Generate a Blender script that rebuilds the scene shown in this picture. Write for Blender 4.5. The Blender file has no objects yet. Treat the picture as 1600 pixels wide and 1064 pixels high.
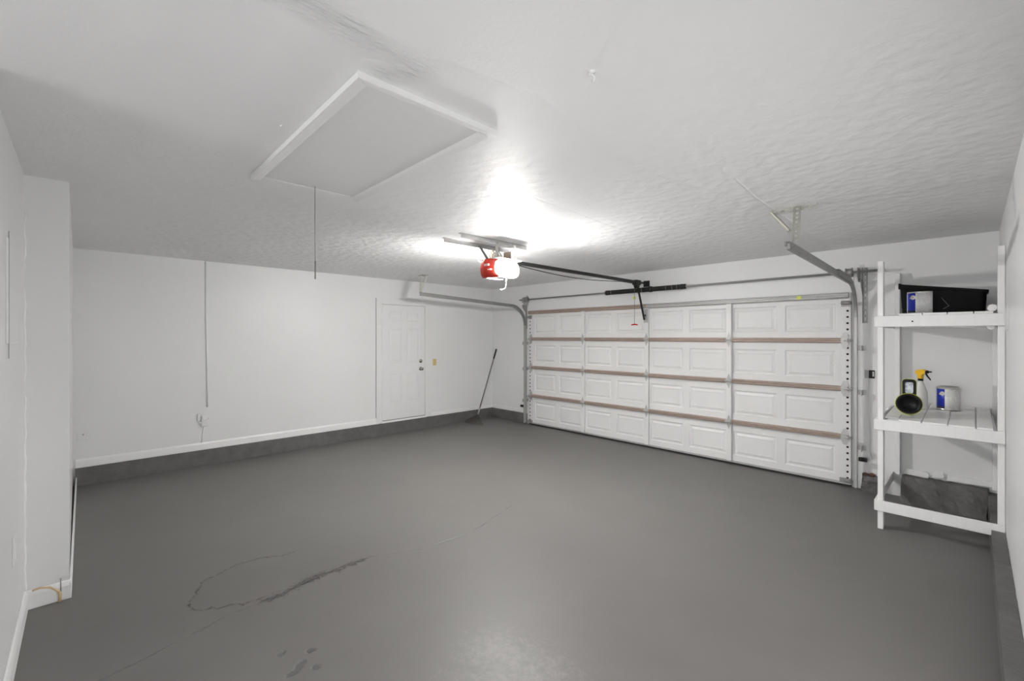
import bpy, bmesh, math, random
from mathutils import Vector, Matrix
random.seed(7)
S = bpy.context.scene
COL = S.collection
V = Vector

# ------------------------------------------------------------------ camera, world, lights, exposure
H = 2.63                    # ceiling height
XL, XR, YG = -6.89, 0.17, 6.09   # left wall, right wall, garage-door wall
cam_d = bpy.data.cameras.new('camera'); cam = bpy.data.objects.new('camera', cam_d); COL.objects.link(cam)
cam_d.sensor_width = 36.0; cam_d.sensor_fit = 'HORIZONTAL'; cam_d.lens = 694.0 / 1600.0 * 36.0
cam_d.shift_y = -6.0 / 1600.0; cam_d.clip_start = 0.02
cam.location = (0, 0, 1.652)
cam.rotation_euler = (math.pi / 2, 0, math.atan2(0.72, 0.694))
S.camera = cam
W = bpy.data.worlds.new('world'); S.world = W; W.use_nodes = True
W.node_tree.nodes['Background'].inputs[0].default_value = (0.9, 0.95, 1, 1)
W.node_tree.nodes['Background'].inputs[1].default_value = 0.6
S.view_settings.view_transform = 'Standard'; S.view_settings.look = 'None'
S.view_settings.gamma = 1; S.view_settings.use_curve_mapping = False
S.view_settings.exposure = 3.12
LENS_POWER = 55.0          # lit lenses of the opener
P_BACK, P_SIDE = 11.5, 3.3
def area(name, loc, rot, sx, sy, power, col=(1, 1, 1)):
    l = bpy.data.lights.new(name, 'AREA'); l.shape = 'RECTANGLE'; l.size = sx; l.size_y = sy
    l.energy = power; l.color = col
    o = bpy.data.objects.new(name, l); COL.objects.link(o); o.location = loc; o.rotation_euler = rot
    return o
# invented fill lights out of view, behind the camera and on the right wall
area('back_fill', (-1.15, -5.0, 1.30), (math.radians(90), 0, 0), 2.4, 2.0, P_BACK, (1, 1, 1))
area('side_fill', (XR - .012, 1.35, .95), (math.radians(90), 0, math.radians(90)), 2.7, 1.2, P_SIDE, (1, 1, 1))

# ------------------------------------------------------------------ helpers
def link(name, me, parent=None, mat=None):
    o = bpy.data.objects.new(name, me); COL.objects.link(o)
    if mat is not None:
        me.materials.append(mat)
    if parent is not None:
        o.parent = parent
    return o

def tag(o, label=None, cat=None, group=None, kind=None):
    if label: o['label'] = label
    if cat: o['category'] = cat
    if group: o['group'] = group
    if kind: o['kind'] = kind
    return o

def thing(name, loc, label, cat, group=None, kind=None):
    o = bpy.data.objects.new(name, None); COL.objects.link(o); o.location = loc
    o.empty_display_size = 0.05
    return tag(o, label, cat, group, kind)

class B:
    """collects shapes in world space; build() links ONE mesh"""
    def __init__(s): s.v = []; s.f = []; s.sm = []
    def add(s, vs, fs, smooth=False):
        n = len(s.v); s.v += [tuple(v) for v in vs]
        for f in fs:
            s.f.append([i + n for i in f]); s.sm.append(smooth)
        return s
    def box(s, x0, x1, y0, y1, z0, z1):
        vs = [(x0,y0,z0),(x1,y0,z0),(x1,y1,z0),(x0,y1,z0),(x0,y0,z1),(x1,y0,z1),(x1,y1,z1),(x0,y1,z1)]
        return s.add(vs, [(3,2,1,0),(4,5,6,7),(0,1,5,4),(1,2,6,5),(2,3,7,6),(3,0,4,7)])
    def bar(s, p0, p1, w, h, up=(0,0,1)):
        p0, p1 = V(p0), V(p1); d = (p1 - p0).normalized(); up = V(up)
        a = d.cross(up)
        if a.length < 1e-4: a = d.cross(V((1,0,0)))
        a.normalize(); b = a.cross(d).normalized()
        vs = [p + a*(i*w/2) + b*(j*h/2) for p in (p0, p1) for i, j in ((-1,-1),(1,-1),(1,1),(-1,1))]
        return s.add(vs, [(3,2,1,0),(4,5,6,7),(0,1,5,4),(1,2,6,5),(2,3,7,6),(3,0,4,7)])
    def tube(s, pts, r, n=10, cap=True):
        pts = [V(p) for p in pts]; rings = []
        rr = r if isinstance(r, (list, tuple)) else [r]*len(pts)
        ref = None
        for i, p in enumerate(pts):
            d = (pts[min(i+1, len(pts)-1)] - pts[max(i-1, 0)]).normalized()
            if ref is None:
                ref = d.cross(V((0,0,1)))
                if ref.length < 1e-3: ref = d.cross(V((1,0,0)))
            a = (ref - d*ref.dot(d)).normalized(); ref = a; b = d.cross(a)
            rings.append([p + (a*math.cos(2*math.pi*k/n) + b*math.sin(2*math.pi*k/n))*rr[i] for k in range(n)])
        vs = [v for q in rings for v in q]; fs = []
        for i in range(len(pts)-1):
            for k in range(n):
                fs.append((i*n+k, i*n+(k+1)%n, (i+1)*n+(k+1)%n, (i+1)*n+k))
        s.add(vs, fs, True)
        if cap:
            m = len(s.v) - len(vs)
            s.f.append([m+k for k in range(n)][::-1]); s.sm.append(False)
            e = m + (len(pts)-1)*n
            s.f.append([e+k for k in range(n)]); s.sm.append(False)
        return s
    def lathe(s, prof, M=None, n=28, smooth=True, a0=0.0, a1=2*math.pi):
        """prof: (radius, height) pairs around local z; M places it"""
        M = M or Matrix(); full = abs(a1-a0-2*math.pi) < 1e-6
        m = n if full else n+1; vs = []; fs = []
        for r, h in prof:
            for k in range(m):
                t = a0 + (a1-a0)*k/n
                vs.append(M @ V((r*math.cos(t), r*math.sin(t), h)))
        for i in range(len(prof)-1):
            for k in range(n):
                k2 = (k+1) % m
                fs.append((i*m+k, i*m+k2, (i+1)*m+k2, (i+1)*m+k))
        return s.add(vs, fs, smooth)
    def sweep(s, prof, frames, cap=True, smooth=False, closed=True):
        """prof: list of (a,b); frames: list of (P, A, Bv)"""
        n = len(prof); vs = []; fs = []
        for P, A, Bv in frames:
            vs += [V(P) + V(A)*a + V(Bv)*b for a, b in prof]
        for i in range(len(frames)-1):
            for k in range(n if closed else n-1):
                fs.append((i*n+k, i*n+(k+1)%n, (i+1)*n+(k+1)%n, (i+1)*n+k))
        if cap and closed:
            fs.append(tuple(range(n))[::-1]); fs.append(tuple(range((len(frames)-1)*n, len(frames)*n)))
        return s.add(vs, fs, smooth)
    def prism(s, poly, a, b, axis='z'):
        """extrude 2-D polygon between a and b along axis (x: poly is y,z; y: poly is x,z; z: poly is x,y)"""
        def q(p, t): return {'x': (t,p[0],p[1]), 'y': (p[0],t,p[1]), 'z': (p[0],p[1],t)}[axis]
        n = len(poly); vs = [q(p, a) for p in poly] + [q(p, b) for p in poly]
        fs = [tuple(range(n))[::-1], tuple(range(n, 2*n))]
        fs += [(k, (k+1)%n, n+(k+1)%n, n+k) for k in range(n)]
        return s.add(vs, fs)
    def xf(s, M):
        s.v = [tuple(M @ V(v)) for v in s.v]; return s
    def build(s, name, mat, parent=None, bevel=0.0, seg=2, fix=True):
        me = bpy.data.meshes.new(name)
        off = V((0,0,0)); p = parent
        while p is not None:
            off += V(p.location); p = p.parent
        me.from_pydata([tuple(V(v) - off) for v in s.v], [], s.f)
        me.polygons.foreach_set('use_smooth', s.sm)
        if fix:
            bm = bmesh.new(); bm.from_mesh(me); bmesh.ops.recalc_face_normals(bm, faces=bm.faces); bm.to_mesh(me); bm.free()
        me.update()
        o = link(name, me, parent, mat)
        if bevel:
            m = o.modifiers.new('bevel', 'BEVEL'); m.width = bevel; m.segments = seg; m.limit_method = 'ANGLE'
            m.angle_limit = math.radians(40)
        return o

def rr(x0, x1, y0, y1, z, r=.035, n=4):
    out = []
    for cx, cy, a0 in ((x1-r, y1-r, 0), (x0+r, y1-r, 90), (x0+r, y0+r, 180), (x1-r, y0+r, 270)):
        for k in range(n+1):
            a = math.radians(a0+90*k/n); out.append((cx+r*math.cos(a), cy+r*math.sin(a), z))
    return out
def loops(Ls, cap0=True, cap1=False):
    n = len(Ls[0]); vs = [v for l in Ls for v in l]; fs = []
    for i in range(len(Ls)-1):
        for k in range(n): fs.append((i*n+k, i*n+(k+1)%n, (i+1)*n+(k+1)%n, (i+1)*n+k))
    if cap0: fs.append(tuple(range(n))[::-1])
    if cap1: fs.append(tuple(range((len(Ls)-1)*n, len(Ls)*n)))
    return vs, fs

# ------------------------------------------------------------------ materials
class N:
    def __init__(s, name):
        s.m = bpy.data.materials.new(name); s.m.use_nodes = True
        s.t = s.m.node_tree; s.b = s.t.nodes['Principled BSDF']; s._o = None
    def new(s, t, **kw):
        n = s.t.nodes.new(t)
        for k, v in kw.items():
            if k.startswith('i_'): n.inputs[int(k[2:])].default_value = v
            else: setattr(n, k, v)
        return n
    def l(s, a, b): s.t.links.new(a, b)
    def obj(s):
        if s._o is None: s._o = s.new('ShaderNodeTexCoord')
        return s._o.outputs['Object']
    def scaled(s, sc, rot=(0,0,0)):
        m = s.new('ShaderNodeMapping'); m.inputs['Scale'].default_value = sc; m.inputs['Rotation'].default_value = rot
        s.l(s.obj(), m.inputs['Vector']); return m.outputs[0]
    def noise(s, scale, detail=4, rough=.5, vec=None, dist=0.0):
        n = s.new('ShaderNodeTexNoise'); n.inputs['Scale'].default_value = scale; n.inputs['Detail'].default_value = detail
        n.inputs['Roughness'].default_value = rough; n.inputs['Distortion'].default_value = dist
        s.l(vec if vec is not None else s.obj(), n.inputs['Vector']); return n.outputs['Fac']
    def math(s, op, a, b=None, c=None, clamp=False):
        n = s.new('ShaderNodeMath', operation=op, use_clamp=clamp)
        for i, x in enumerate((a, b, c)):
            if x is None: continue
            if isinstance(x, (int, float)): n.inputs[i].default_value = x
            else: s.l(x, n.inputs[i])
        return n.outputs[0]
    def ramp(s, fac, stops):
        n = s.new('ShaderNodeValToRGB'); e = n.color_ramp.elements
        while len(e) < len(stops): e.new(0.5)
        for q, (p, c) in zip(e, stops):
            q.position = p; q.color = (c, c, c, 1) if isinstance(c, (int, float)) else (*c, 1)
        s.l(fac, n.inputs[0]); return n.outputs[0]
    def mix(s, fac, a, b):
        n = s.new('ShaderNodeMix', data_type='RGBA')
        if isinstance(fac, (int, float)): n.inputs[0].default_value = fac
        else: s.l(fac, n.inputs[0])
        for i, x in ((6, a), (7, b)):
            if isinstance(x, tuple): n.inputs[i].default_value = (*x, 1)
            else: s.l(x, n.inputs[i])
        return n.outputs[2]
    def bump(s, h, strength=.3, dist=.01, prev=None):
        n = s.new('ShaderNodeBump'); n.inputs['Strength'].default_value = strength; n.inputs['Distance'].default_value = dist
        s.l(h, n.inputs['Height'])
        if prev is not None: s.l(prev, n.inputs['Normal'])
        s.l(n.outputs[0], s.b.inputs['Normal']); return n.outputs[0]
    def col(s, c):
        if isinstance(c, tuple): s.b.inputs['Base Color'].default_value = (*c, 1)
        else: s.l(c, s.b.inputs['Base Color'])
    def set(s, rough=.5, metal=0.0, **kw):
        s.b.inputs['Roughness'].default_value = rough; s.b.inputs['Metallic'].default_value = metal
        for k, v in kw.items(): s.b.inputs[k.replace('_', ' ')].default_value = v

def simple(name, c, rough=.5, metal=0.0, var=.06, scale=18, bump=0.0, **kw):
    n = N(name); f = n.noise(scale, 3)
    lo = tuple(max(0, x*(1-var)) for x in c); hi = tuple(min(1, x*(1+var)) for x in c)
    n.col(n.ramp(f, [(.3, lo), (.7, hi)])); n.set(rough, metal, **kw)
    if bump: n.bump(n.noise(scale*4, 3), bump, .004)
    return n.m

def seg_mask(n, pos, pts, width):
    """1 on a polyline drawn on the floor plane, fading to 0 at 'width'"""
    out = None
    sep = n.new('ShaderNodeSeparateXYZ'); n.l(pos, sep.inputs[0]); X, Y = sep.outputs[0], sep.outputs[1]
    for (ax, ay), (bx, by) in zip(pts[:-1], pts[1:]):
        dx, dy = bx-ax, by-ay; L2 = dx*dx + dy*dy
        px = n.math('SUBTRACT', X, ax); py = n.math('SUBTRACT', Y, ay)
        t = n.math('MULTIPLY', n.math('ADD', n.math('MULTIPLY', px, dx), n.math('MULTIPLY', py, dy)), 1/L2, clamp=True)
        ex = n.math('SUBTRACT', px, n.math('MULTIPLY', t, dx)); ey = n.math('SUBTRACT', py, n.math('MULTIPLY', t, dy))
        d = n.math('ADD', n.math('MULTIPLY', ex, ex), n.math('MULTIPLY', ey, ey))
        out = d if out is None else n.math('MINIMUM', out, d)
    d = n.math('SQRT', out)
    return n.math('SUBTRACT', 1.0, n.math('DIVIDE', d, width), clamp=True)

def warped(n, amp=.06, scale=5):
    tx = n.new('ShaderNodeTexNoise'); tx.inputs['Scale'].default_value = scale; tx.inputs['Detail'].default_value = 5
    n.l(n.obj(), tx.inputs['Vector'])
    sub = n.new('ShaderNodeVectorMath', operation='SUBTRACT'); n.l(tx.outputs['Color'], sub.inputs[0]); sub.inputs[1].default_value = (.5,.5,.5)
    sc = n.new('ShaderNodeVectorMath', operation='SCALE'); n.l(sub.outputs[0], sc.inputs[0]); sc.inputs['Scale'].default_value = amp
    ad = n.new('ShaderNodeVectorMath', operation='ADD'); n.l(sc.outputs[0], ad.inputs[0]); n.l(n.obj(), ad.inputs[1])
    return ad.outputs[0]

def mat_wall():
    n = N('white_wall_paint'); f = n.noise(1.3, 3)
    n.col(n.ramp(f, [(.3, (.775,.777,.778)), (.7, (.80,.802,.803))])); n.set(.42)
    b = n.bump(n.noise(2.2, 3), .05, .02); n.bump(n.noise(70, 3), .06, .002, b); return n.m
def mat_ceiling():
    n = N('textured_ceiling_paint'); f = n.noise(1.1, 4)
    stain = n.noise(.9, 3)
    n.col(n.ramp(f, [(.3, (.85,.852,.855)), (.7, (.885,.887,.89))])); n.set(.55)
    # stamped, troweled paint texture: broad soft dabs, fine grain, taped seams
    wv = warped(n, .07, 10)
    dabs = n.noise(13, 3, .55, wv, .2)
    vo = n.new('ShaderNodeTexVoronoi', feature='SMOOTH_F1'); vo.inputs['Scale'].default_value = 12; n.l(wv, vo.inputs['Vector'])
    vo.inputs['Smoothness'].default_value = .6
    h = n.math('ADD', n.math('MULTIPLY', dabs, .6), n.math('MULTIPLY', vo.outputs['Distance'], .7))
    # the texture is heavy towards the garage door and nearly smooth above the camera
    sep = n.new('ShaderNodeSeparateXYZ'); n.l(n.obj(), sep.inputs[0])
    amt = n.new('ShaderNodeMapRange'); amt.inputs['From Min'].default_value = 1.2; amt.inputs['From Max'].default_value = 2.6
    amt.inputs['To Min'].default_value = .18; amt.inputs['To Max'].default_value = 1.0
    n.l(n.math('ADD', sep.outputs[1], n.math('MULTIPLY', n.math('POWER', n.math('ADD', sep.outputs[0], 1.0), 2.0), .06)), amt.inputs['Value'])
    b0 = n.bump(n.math('MULTIPLY', h, amt.outputs[0]), .6, .018)
    b1 = n.bump(n.noise(60, 4, .6), .22, .004, b0)
    w2 = warped(n, .035, 9)
    s1 = seg_mask(n, w2, [(-1.31,.1), (-1.35,.55), (-1.40,.86), (-1.52,.80)], .10)
    ridge = n.math('MULTIPLY', s1, n.noise(28, 5, .6, n.scaled((3,.6,1))))
    b2 = n.bump(ridge, .9, .022, b1)
    s2 = seg_mask(n, warped(n, .012, 6), [(-1.02,2.9), (-1.06,3.4), (-1.09,6.1)], .012)
    s3 = seg_mask(n, warped(n, .012, 6), [(-2.13,2.2), (-2.2,3.2), (-2.3,4.9)], .012)
    n.bump(n.math('MAXIMUM', s2, s3), .5, -.006, b2)
    return n.m
def mat_floor():
    n = N('grey_floor_paint')
    f = n.noise(.8, 4); g = n.noise(3.5, 5, .6)
    base = n.mix(n.math('MULTIPLY', n.ramp(g, [(.4, 0.0), (.75, 1.0)]), .35), n.ramp(f, [(.3, (.150,.141,.135)), (.7, (.168,.160,.154))]), (.188,.181,.175))
    w = warped(n, .16, 8); w2 = warped(n, .03, 14)
    crack = seg_mask(n, w2, [(-2.9,.0), (-2.95,.25), (-3.0,.40), (-3.06,.60), (-3.08,.95), (-3.14,1.27), (-3.13,1.55), (-2.96,1.88), (-2.94,2.38), (-3.12,3.0)], .011)
    patch = seg_mask(n, w, [(-3.07,.85), (-3.13,1.15), (-3.14,1.50)], .17)
    ring = seg_mask(n, w, [(-3.10,.85), (-3.20,.52), (-3.38,.46), (-3.62,.60), (-3.72,.88), (-3.6,1.15)], .06)
    rough_n = n.noise(42, 6, .8)
    wear = n.math('MAXIMUM', n.math('MULTIPLY', patch, .88), n.math('MULTIPLY', ring, .84))
    patchy = n.ramp(n.math('ADD', rough_n, n.math('MULTIPLY', n.math('SUBTRACT', wear, 1.0), .55)), [(.38, 0.0), (.50, 1.0)])
    chip = seg_mask(n, warped(n, .05, 25), [(-2.50,.73), (-2.505,.745)], .028)
    for p in (((-2.36,.80), (-2.33,.76)), ((-2.32,.73), (-2.315,.74)), ((-2.42,.85), (-2.415,.86)), ((-2.28,.83),(-2.275,.84))):
        chip = n.math('MAXIMUM', chip, seg_mask(n, warped(n, .05, 25), list(p), .03))
    worn = n.ramp(n.math('ADD', n.noise(20, 8, .85), n.math('MULTIPLY', n.math('SUBTRACT', seg_mask(n, w, [(-1.75,1.55), (-1.45,1.62), (-1.6,1.2)], .55), 1.0), .4)), [(.36, 0.0), (.62, 1.0)])
    c = n.mix(n.math('MULTIPLY', worn, .5), base, (.30,.29,.28))
    c = n.mix(n.math('MULTIPLY', patchy, .5), c, (.085,.081,.078))
    crack = n.math('MULTIPLY', crack, n.ramp(n.noise(7, 4, .6), [(.38, 0.0), (.62, 1.0)]))
    c = n.mix(n.math('MULTIPLY', crack, .6), c, (.06,.058,.056))
    c = n.mix(n.math('MULTIPLY', n.ramp(chip, [(.45,0.0),(.6,1.0)]), .7), c, (.10,.10,.10))
    n.col(c); n.set(.45, 0.0, Specular_IOR_Level=.42)
    rr = n.math('ADD', .40, n.math('MULTIPLY', g, .14)); n.l(rr, n.b.inputs['Roughness'])
    b = n.bump(n.noise(5, 4), .10, .02); b = n.bump(n.noise(120, 3), .06, .002, b)
    b = n.bump(patchy, .9, .006, b); b = n.bump(n.ramp(chip, [(.2,0.0),(.6,1.0)]), .6, -.008, b)
    n.bump(crack, .6, -.008, b); return n.m
def mat_concrete():
    n = N('painted_concrete_curb'); f = n.noise(6, 6, .65)
    n.col(n.ramp(f, [(.3, (.105,.103,.10)), (.7, (.155,.152,.148))])); n.set(.55)
    b = n.bump(n.noise(9, 5, .6, n.scaled((1,1,2.5)), .8), .55, .02); n.bump(n.noise(60, 4), .25, .004, b); return n.m
def mat_metal(name, c, rough=.35, metal=.85):
    n = N(name); f = n.noise(14, 5, .6)
    n.col(n.ramp(f, [(.3, tuple(x*.85 for x in c)), (.7, c)])); n.set(rough, metal)
    n.bump(n.noise(40, 2), .03, .003); return n.m
def mat_wood():
    n = N('white_painted_wood'); f = n.noise(5, 4, .6, n.scaled((8, 8, 1)))
    n.col(n.ramp(f, [(.3, (.87,.868,.862)), (.7, (.91,.908,.90))])); n.set(.45)
    b = n.bump(n.noise(12, 4, .6, n.scaled((6,1,6))), .12, .004); n.bump(n.noise(90, 2), .06, .002, b); return n.m
def mat_print():
    n = N('can_label_print'); sep = n.new('ShaderNodeSeparateXYZ'); n.l(n.obj(), sep.inputs[0])
    rows = n.math('FRACT', n.math('MULTIPLY', sep.outputs[2], 85))
    words = n.noise(70, 2, .5, n.scaled((1,1,.4)))
    ink = n.math('MULTIPLY', n.math('GREATER_THAN', rows, .55), n.math('GREATER_THAN', words, .47))
    n.col(n.mix(n.math('MULTIPLY', ink, .4), (.78,.78,.77), (.30,.30,.31))); n.set(.4); return n.m
def mat_emit(name, c, strength):
    # emission held back on upward faces to spare the ceiling, full on the rest
    n = N(name); n.col((.9,.9,.9)); n.set(.3)
    n.b.inputs['Emission Color'].default_value = (*c, 1)
    g = n.new('ShaderNodeNewGeometry'); sep = n.new('ShaderNodeSeparateXYZ'); n.l(g.outputs['Normal'], sep.inputs[0])
    mr = n.new('ShaderNodeMapRange', interpolation_type='SMOOTHSTEP')
    mr.inputs['From Min'].default_value = .16; mr.inputs['From Max'].default_value = -.18
    mr.inputs['To Min'].default_value = min(.4, strength); mr.inputs['To Max'].default_value = strength
    n.l(sep.outputs[2], mr.inputs['Value']); n.l(mr.outputs[0], n.b.inputs['Emission Strength'])
    return n.m

M = {}
M['wall'] = mat_wall(); M['ceiling'] = mat_ceiling(); M['floor'] = mat_floor(); M['concrete'] = mat_concrete()
M['trim'] = simple('white_trim_paint', (.87,.87,.865), .40, var=.012)
M['door'] = simple('white_door_enamel', (.785,.785,.785), .42, var=.01)
M['steel_door'] = simple('white_steel_door', (.765,.765,.76), .45, var=.012, scale=4)
M['galv'] = mat_metal('galvanised_steel', (.55,.55,.54), .5, .55)
M['dull_galv'] = mat_metal('dull_galvanised_steel', (.36,.36,.35), .5, .55)
M['taupe'] = mat_metal('taupe_painted_steel', (.46,.37,.32), .38, .3)
M['cream'] = simple('cream_coated_steel', (.50,.49,.44), .5, .1)
M['black'] = simple('black_steel', (.018,.018,.018), .35, .2)
M['black_plastic'] = simple('black_plastic', (.006,.006,.007), .45, Specular_IOR_Level=.25)
M['tote'] = simple('black_tote_plastic', (.004,.004,.0045), .55, Specular_IOR_Level=.12)
M['hole'] = simple('dark_hole', (.01,.01,.01), .9)
M['rubber'] = simple('black_rubber', (.02,.02,.02), .7)
M['wood'] = mat_wood()
M['red'] = simple('red_plastic', (.55,.035,.02), .25, var=.1)
M['lens'] = mat_emit('lit_white_lens', (1, .985, .96), LENS_POWER)
M['pale'] = simple('pale_print', (.8,.5,.48), .4)
M['opener_grey'] = simple('opener_grey_plastic', (.35,.35,.36), .4)
M['tan'] = simple('tan_wire', (.62,.45,.25), .6)
M['cardboard'] = simple('brown_plate', (.33,.25,.19), .6)
M['white_plastic'] = simple('white_plastic', (.82,.82,.80), .35)
M['ivory'] = simple('yellowed_ivory_plastic', (.62,.47,.2), .4)
M['chrome'] = mat_metal('satin_nickel', (.5,.48,.45), .25, 1.0)
M['yellow'] = simple('yellow_plastic', (.85,.52,.02), .35)
M['lime'] = simple('lime_plastic', (.62,.66,.08), .4)
M['blue'] = simple('blue_label', (.012,.03,.42), .35)
M['navy'] = simple('navy_label', (.02,.02,.05), .35)
M['label_white'] = simple('white_label', (.82,.82,.84), .4)
M['print'] = mat_print()
M['can_metal'] = mat_metal('tin_plate', (.7,.69,.66), .3, .9)
M['green'] = simple('green_label', (.05,.32,.25), .45)
M['brick'] = simple('broken_red_brick', (.16,.075,.055), .8, var=.3, bump=.4)
M['tine'] = mat_metal('dark_rusty_steel', (.10,.085,.075), .55, .5)
M['pole'] = simple('grey_rake_pole', (.22,.21,.20), .45, .3)
M['scratch'] = simple('scuffed_plastic', (.14,.14,.14), .7)
def mat_bottle():
    n = N('translucent_bottle_plastic'); n.col(n.ramp(n.noise(9, 2), [(.3, (.86,.86,.84)), (.7, (.9,.9,.88))]))
    n.set(.35); n.b.inputs['Transmission Weight'].default_value = .1; return n.m
M['bottle'] = mat_bottle()
def mat_glass():
    n = N('lamp_glass'); n.col(n.ramp(n.noise(45, 3), [(.35, (.35,.42,.5)), (.65, (.75,.8,.84))])); n.set(.12); return n.m
M['glass'] = mat_glass()

# ------------------------------------------------------------------ setting
def struct(name, b, m, **kw):
    o = b.build(name, m, **kw); o['kind'] = 'structure'; return o
YB = -5.2      # back of the unseen alcove behind the camera, set deep to even the fill light
struct('floor', B().box(XL-.12, XR+.12, YB-.1, YG+.1, -.1, 0), M['floor'])
struct('ceiling', B().box(XL-.12, XR+.12, YB-.1, YG+.1, H, H+.1), M['ceiling'])
struct('wall_left', B().box(XL-.1, XL, -.2, YG+.1, 0, H), M['wall'])
struct('wall_front', B().box(XL, XR, YG, YG+.1, 0, H), M['wall'])
struct('wall_right', B().box(XR, XR+.1, YB-.1, YG+.1, 0, H), M['wall'])
b = B().prism([(XL,-.088),(-3.975,-.067),(-3.975,-.26),(-2.45,-.26),(-2.45,-.36),(XL,-.36)], 0, H, 'z')
struct('wall_back', b, M['wall'])
b = B().box(-2.55, -2.45, YB, -.36, 0, H); b.box(-2.55, XR, YB-.1, YB, 0, H)
struct('wall_alcove', b, M['wall'])

# concrete curbs (the slab's raised footing, painted grey)
def rough_strip(name, x0, x1, y0, y1, z0, z1, amp, step=.05, seed=1, slope=0.0):
    rnd = random.Random(seed)
    nx = max(1, int((x1-x0)/step)); ny = max(1, int((y1-y0)/step)); nz = max(1, int((z1-z0)/step))
    bm = bmesh.new(); bmesh.ops.create_cube(bm, size=1)
    for e_axis, cnt in ((0, nx), (1, ny), (2, nz)):
        es = [e for e in bm.edges if abs((e.verts[0].co-e.verts[1].co)[e_axis]) > .5 and
              sum(abs((e.verts[0].co-e.verts[1].co)[k]) > 1e-4 for k in range(3)) == 1]
        es = [e for e in es]
        if cnt > 1: bmesh.ops.subdivide_edges(bm, edges=es, cuts=cnt-1, use_grid_fill=True)
    from mathutils import noise as nz_
    for v in bm.verts:
        p = V((x0+(v.co.x+.5)*(x1-x0), y0+(v.co.y+.5)*(y1-y0), z0+(v.co.z+.5)*(z1-z0)))
        q = nz_.noise_vector(p*7+V((seed,0,0)))*amp + nz_.noise_vector(p*23)*amp*.5
        if p.z < z0+1e-4: q.z = 0
        p.y += (y1-p.y)*slope*(p.z-z0)/(z1-z0)
        v.co = p+q
    me = bpy.data.meshes.new(name); bm.to_mesh(me); bm.free()
    return link(name, me, None, M['concrete'])
for o in (rough_strip('trim_1', XL+.0, XL+.03, -.07, YG, 0, .195, .003, .05, 3),
          rough_strip('trim_2', XL+.03, -5.90, YG-.035, YG, 0, .190, .003, .05, 5),
          rough_strip('trim_3', .095, XR, .0, YG, 0, .20, .004, .06, 7),
          rough_strip('trim_4', -.50, .095, YG-.26, YG, 0, .235, .016, .03, 9, .6)):
    o['kind'] = 'structure'
def board(name, b): return struct(name, b, M['trim'], bevel=.004)
b = B().prism([(XL,.195),(XL+.016,.195),(XL+.016,.27),(XL+.008,.29),(XL,.29)], -.07, 3.56, 'y')
b.v = [(v[0], v[1], v[2]) for v in b.v]
board('baseboard_left', b)
board('baseboard_corner', B().box(XL, XL+.012, 4.56, YG, .195, .262))
board('baseboard_front', B().box(XL+.012, -5.90, YG-.012, YG, .190, .262))
b = B().prism([(-3.975,0),(-3.957,0),(-3.957,.085),(-3.965,.11),(-3.975,.115)], -.26, -.058, 'y')
b.box(-3.975-2.9, -3.957, -.067, -.056, 0, .10)
board('baseboard_pier', b)
b = B().prism([(-.26,0),(-.242,0),(-.242,.095),(-.25,.12),(-.26,.125)], -3.957, -2.45, 'x')
board('baseboard_back', b)
# cracked white base strip behind the shelf
o = thing('trim_5', (-.5, YG-.03, .22), 'cracked white base strip lying on the curb behind the shelf', 'trim', kind='structure')
for i, (xa, xb, za, zb, tilt) in enumerate([(-.49,-.30,.245,.305,-.01), (-.285,-.19,.25,.305,.012), (-.18,.16,.248,.30,.004)]):
    q = B().prism([(xa,za),(xb-.01,za+tilt),(xb,za+.03),(xb-.015,zb+tilt),(xa+.012,zb)], YG-.03, YG-.002, 'y')
    q.build('base_strip', M['trim'], o, .003)
# bead of caulk along the pier corner
pts = []
for k in range(60):
    z = .10 + k*(H-.35)/59
    pts.append((-3.972 + .0015*math.sin(k*1.9) + (.012*math.sin(k*.35) if k > 30 else 0), -.257+.002*math.sin(k*1.3), z))
struct('trim_6', B().tube(pts, [.006+.002*(k % 2) for k in range(60)], 6), M['trim'])

# ------------------------------------------------------------------ entry door on the left wall
d = thing('door_1', (XL, 4.02, .2), 'white six-panel entry door in the left wall', 'door', kind='structure')
x0 = XL
cas = B(); y0, y1, zt = 3.50, 4.545, 2.30
prof = [(0,0),(.018,0),(.018,.05),(.012,.085),(0,.09)]
cas.box(x0, x0+.018, y0, y0+.10, .20, zt); cas.box(x0, x0+.018, y1-.10, y1, .20, zt); cas.box(x0, x0+.018, y0+.10, y1-.10, zt-.10, zt)
cas.build('casing', M['door'], d, .004)
B().box(x0, x0+.030, 3.58, 4.46, .197, .232).build('threshold', M['trim'], d, .004)
leaf = B()
ly0, ly1, lz0, lz1 = 3.605, 4.440, .240, 2.195
rows = [(.27,.77), (.965,1.56), (1.68,1.85)]      # panel rows above the leaf's foot
cols = [(.125,.385), (.475,.725)]
ys = [0]+[c for q in cols for c in q]+[ly1-ly0]; zs = [0]+[c for q in rows for c in q]+[lz1-lz0]
fx = x0+.010
for i in range(5):
    for j in range(7):
        if i % 2 == 1 and j % 2 == 1: continue
        leaf.box(x0-.0, fx, ly0+ys[i], ly0+ys[i+1], lz0+zs[j], lz0+zs[j+1])
leafo = leaf.build('door_leaf', M['door'], d)
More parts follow.
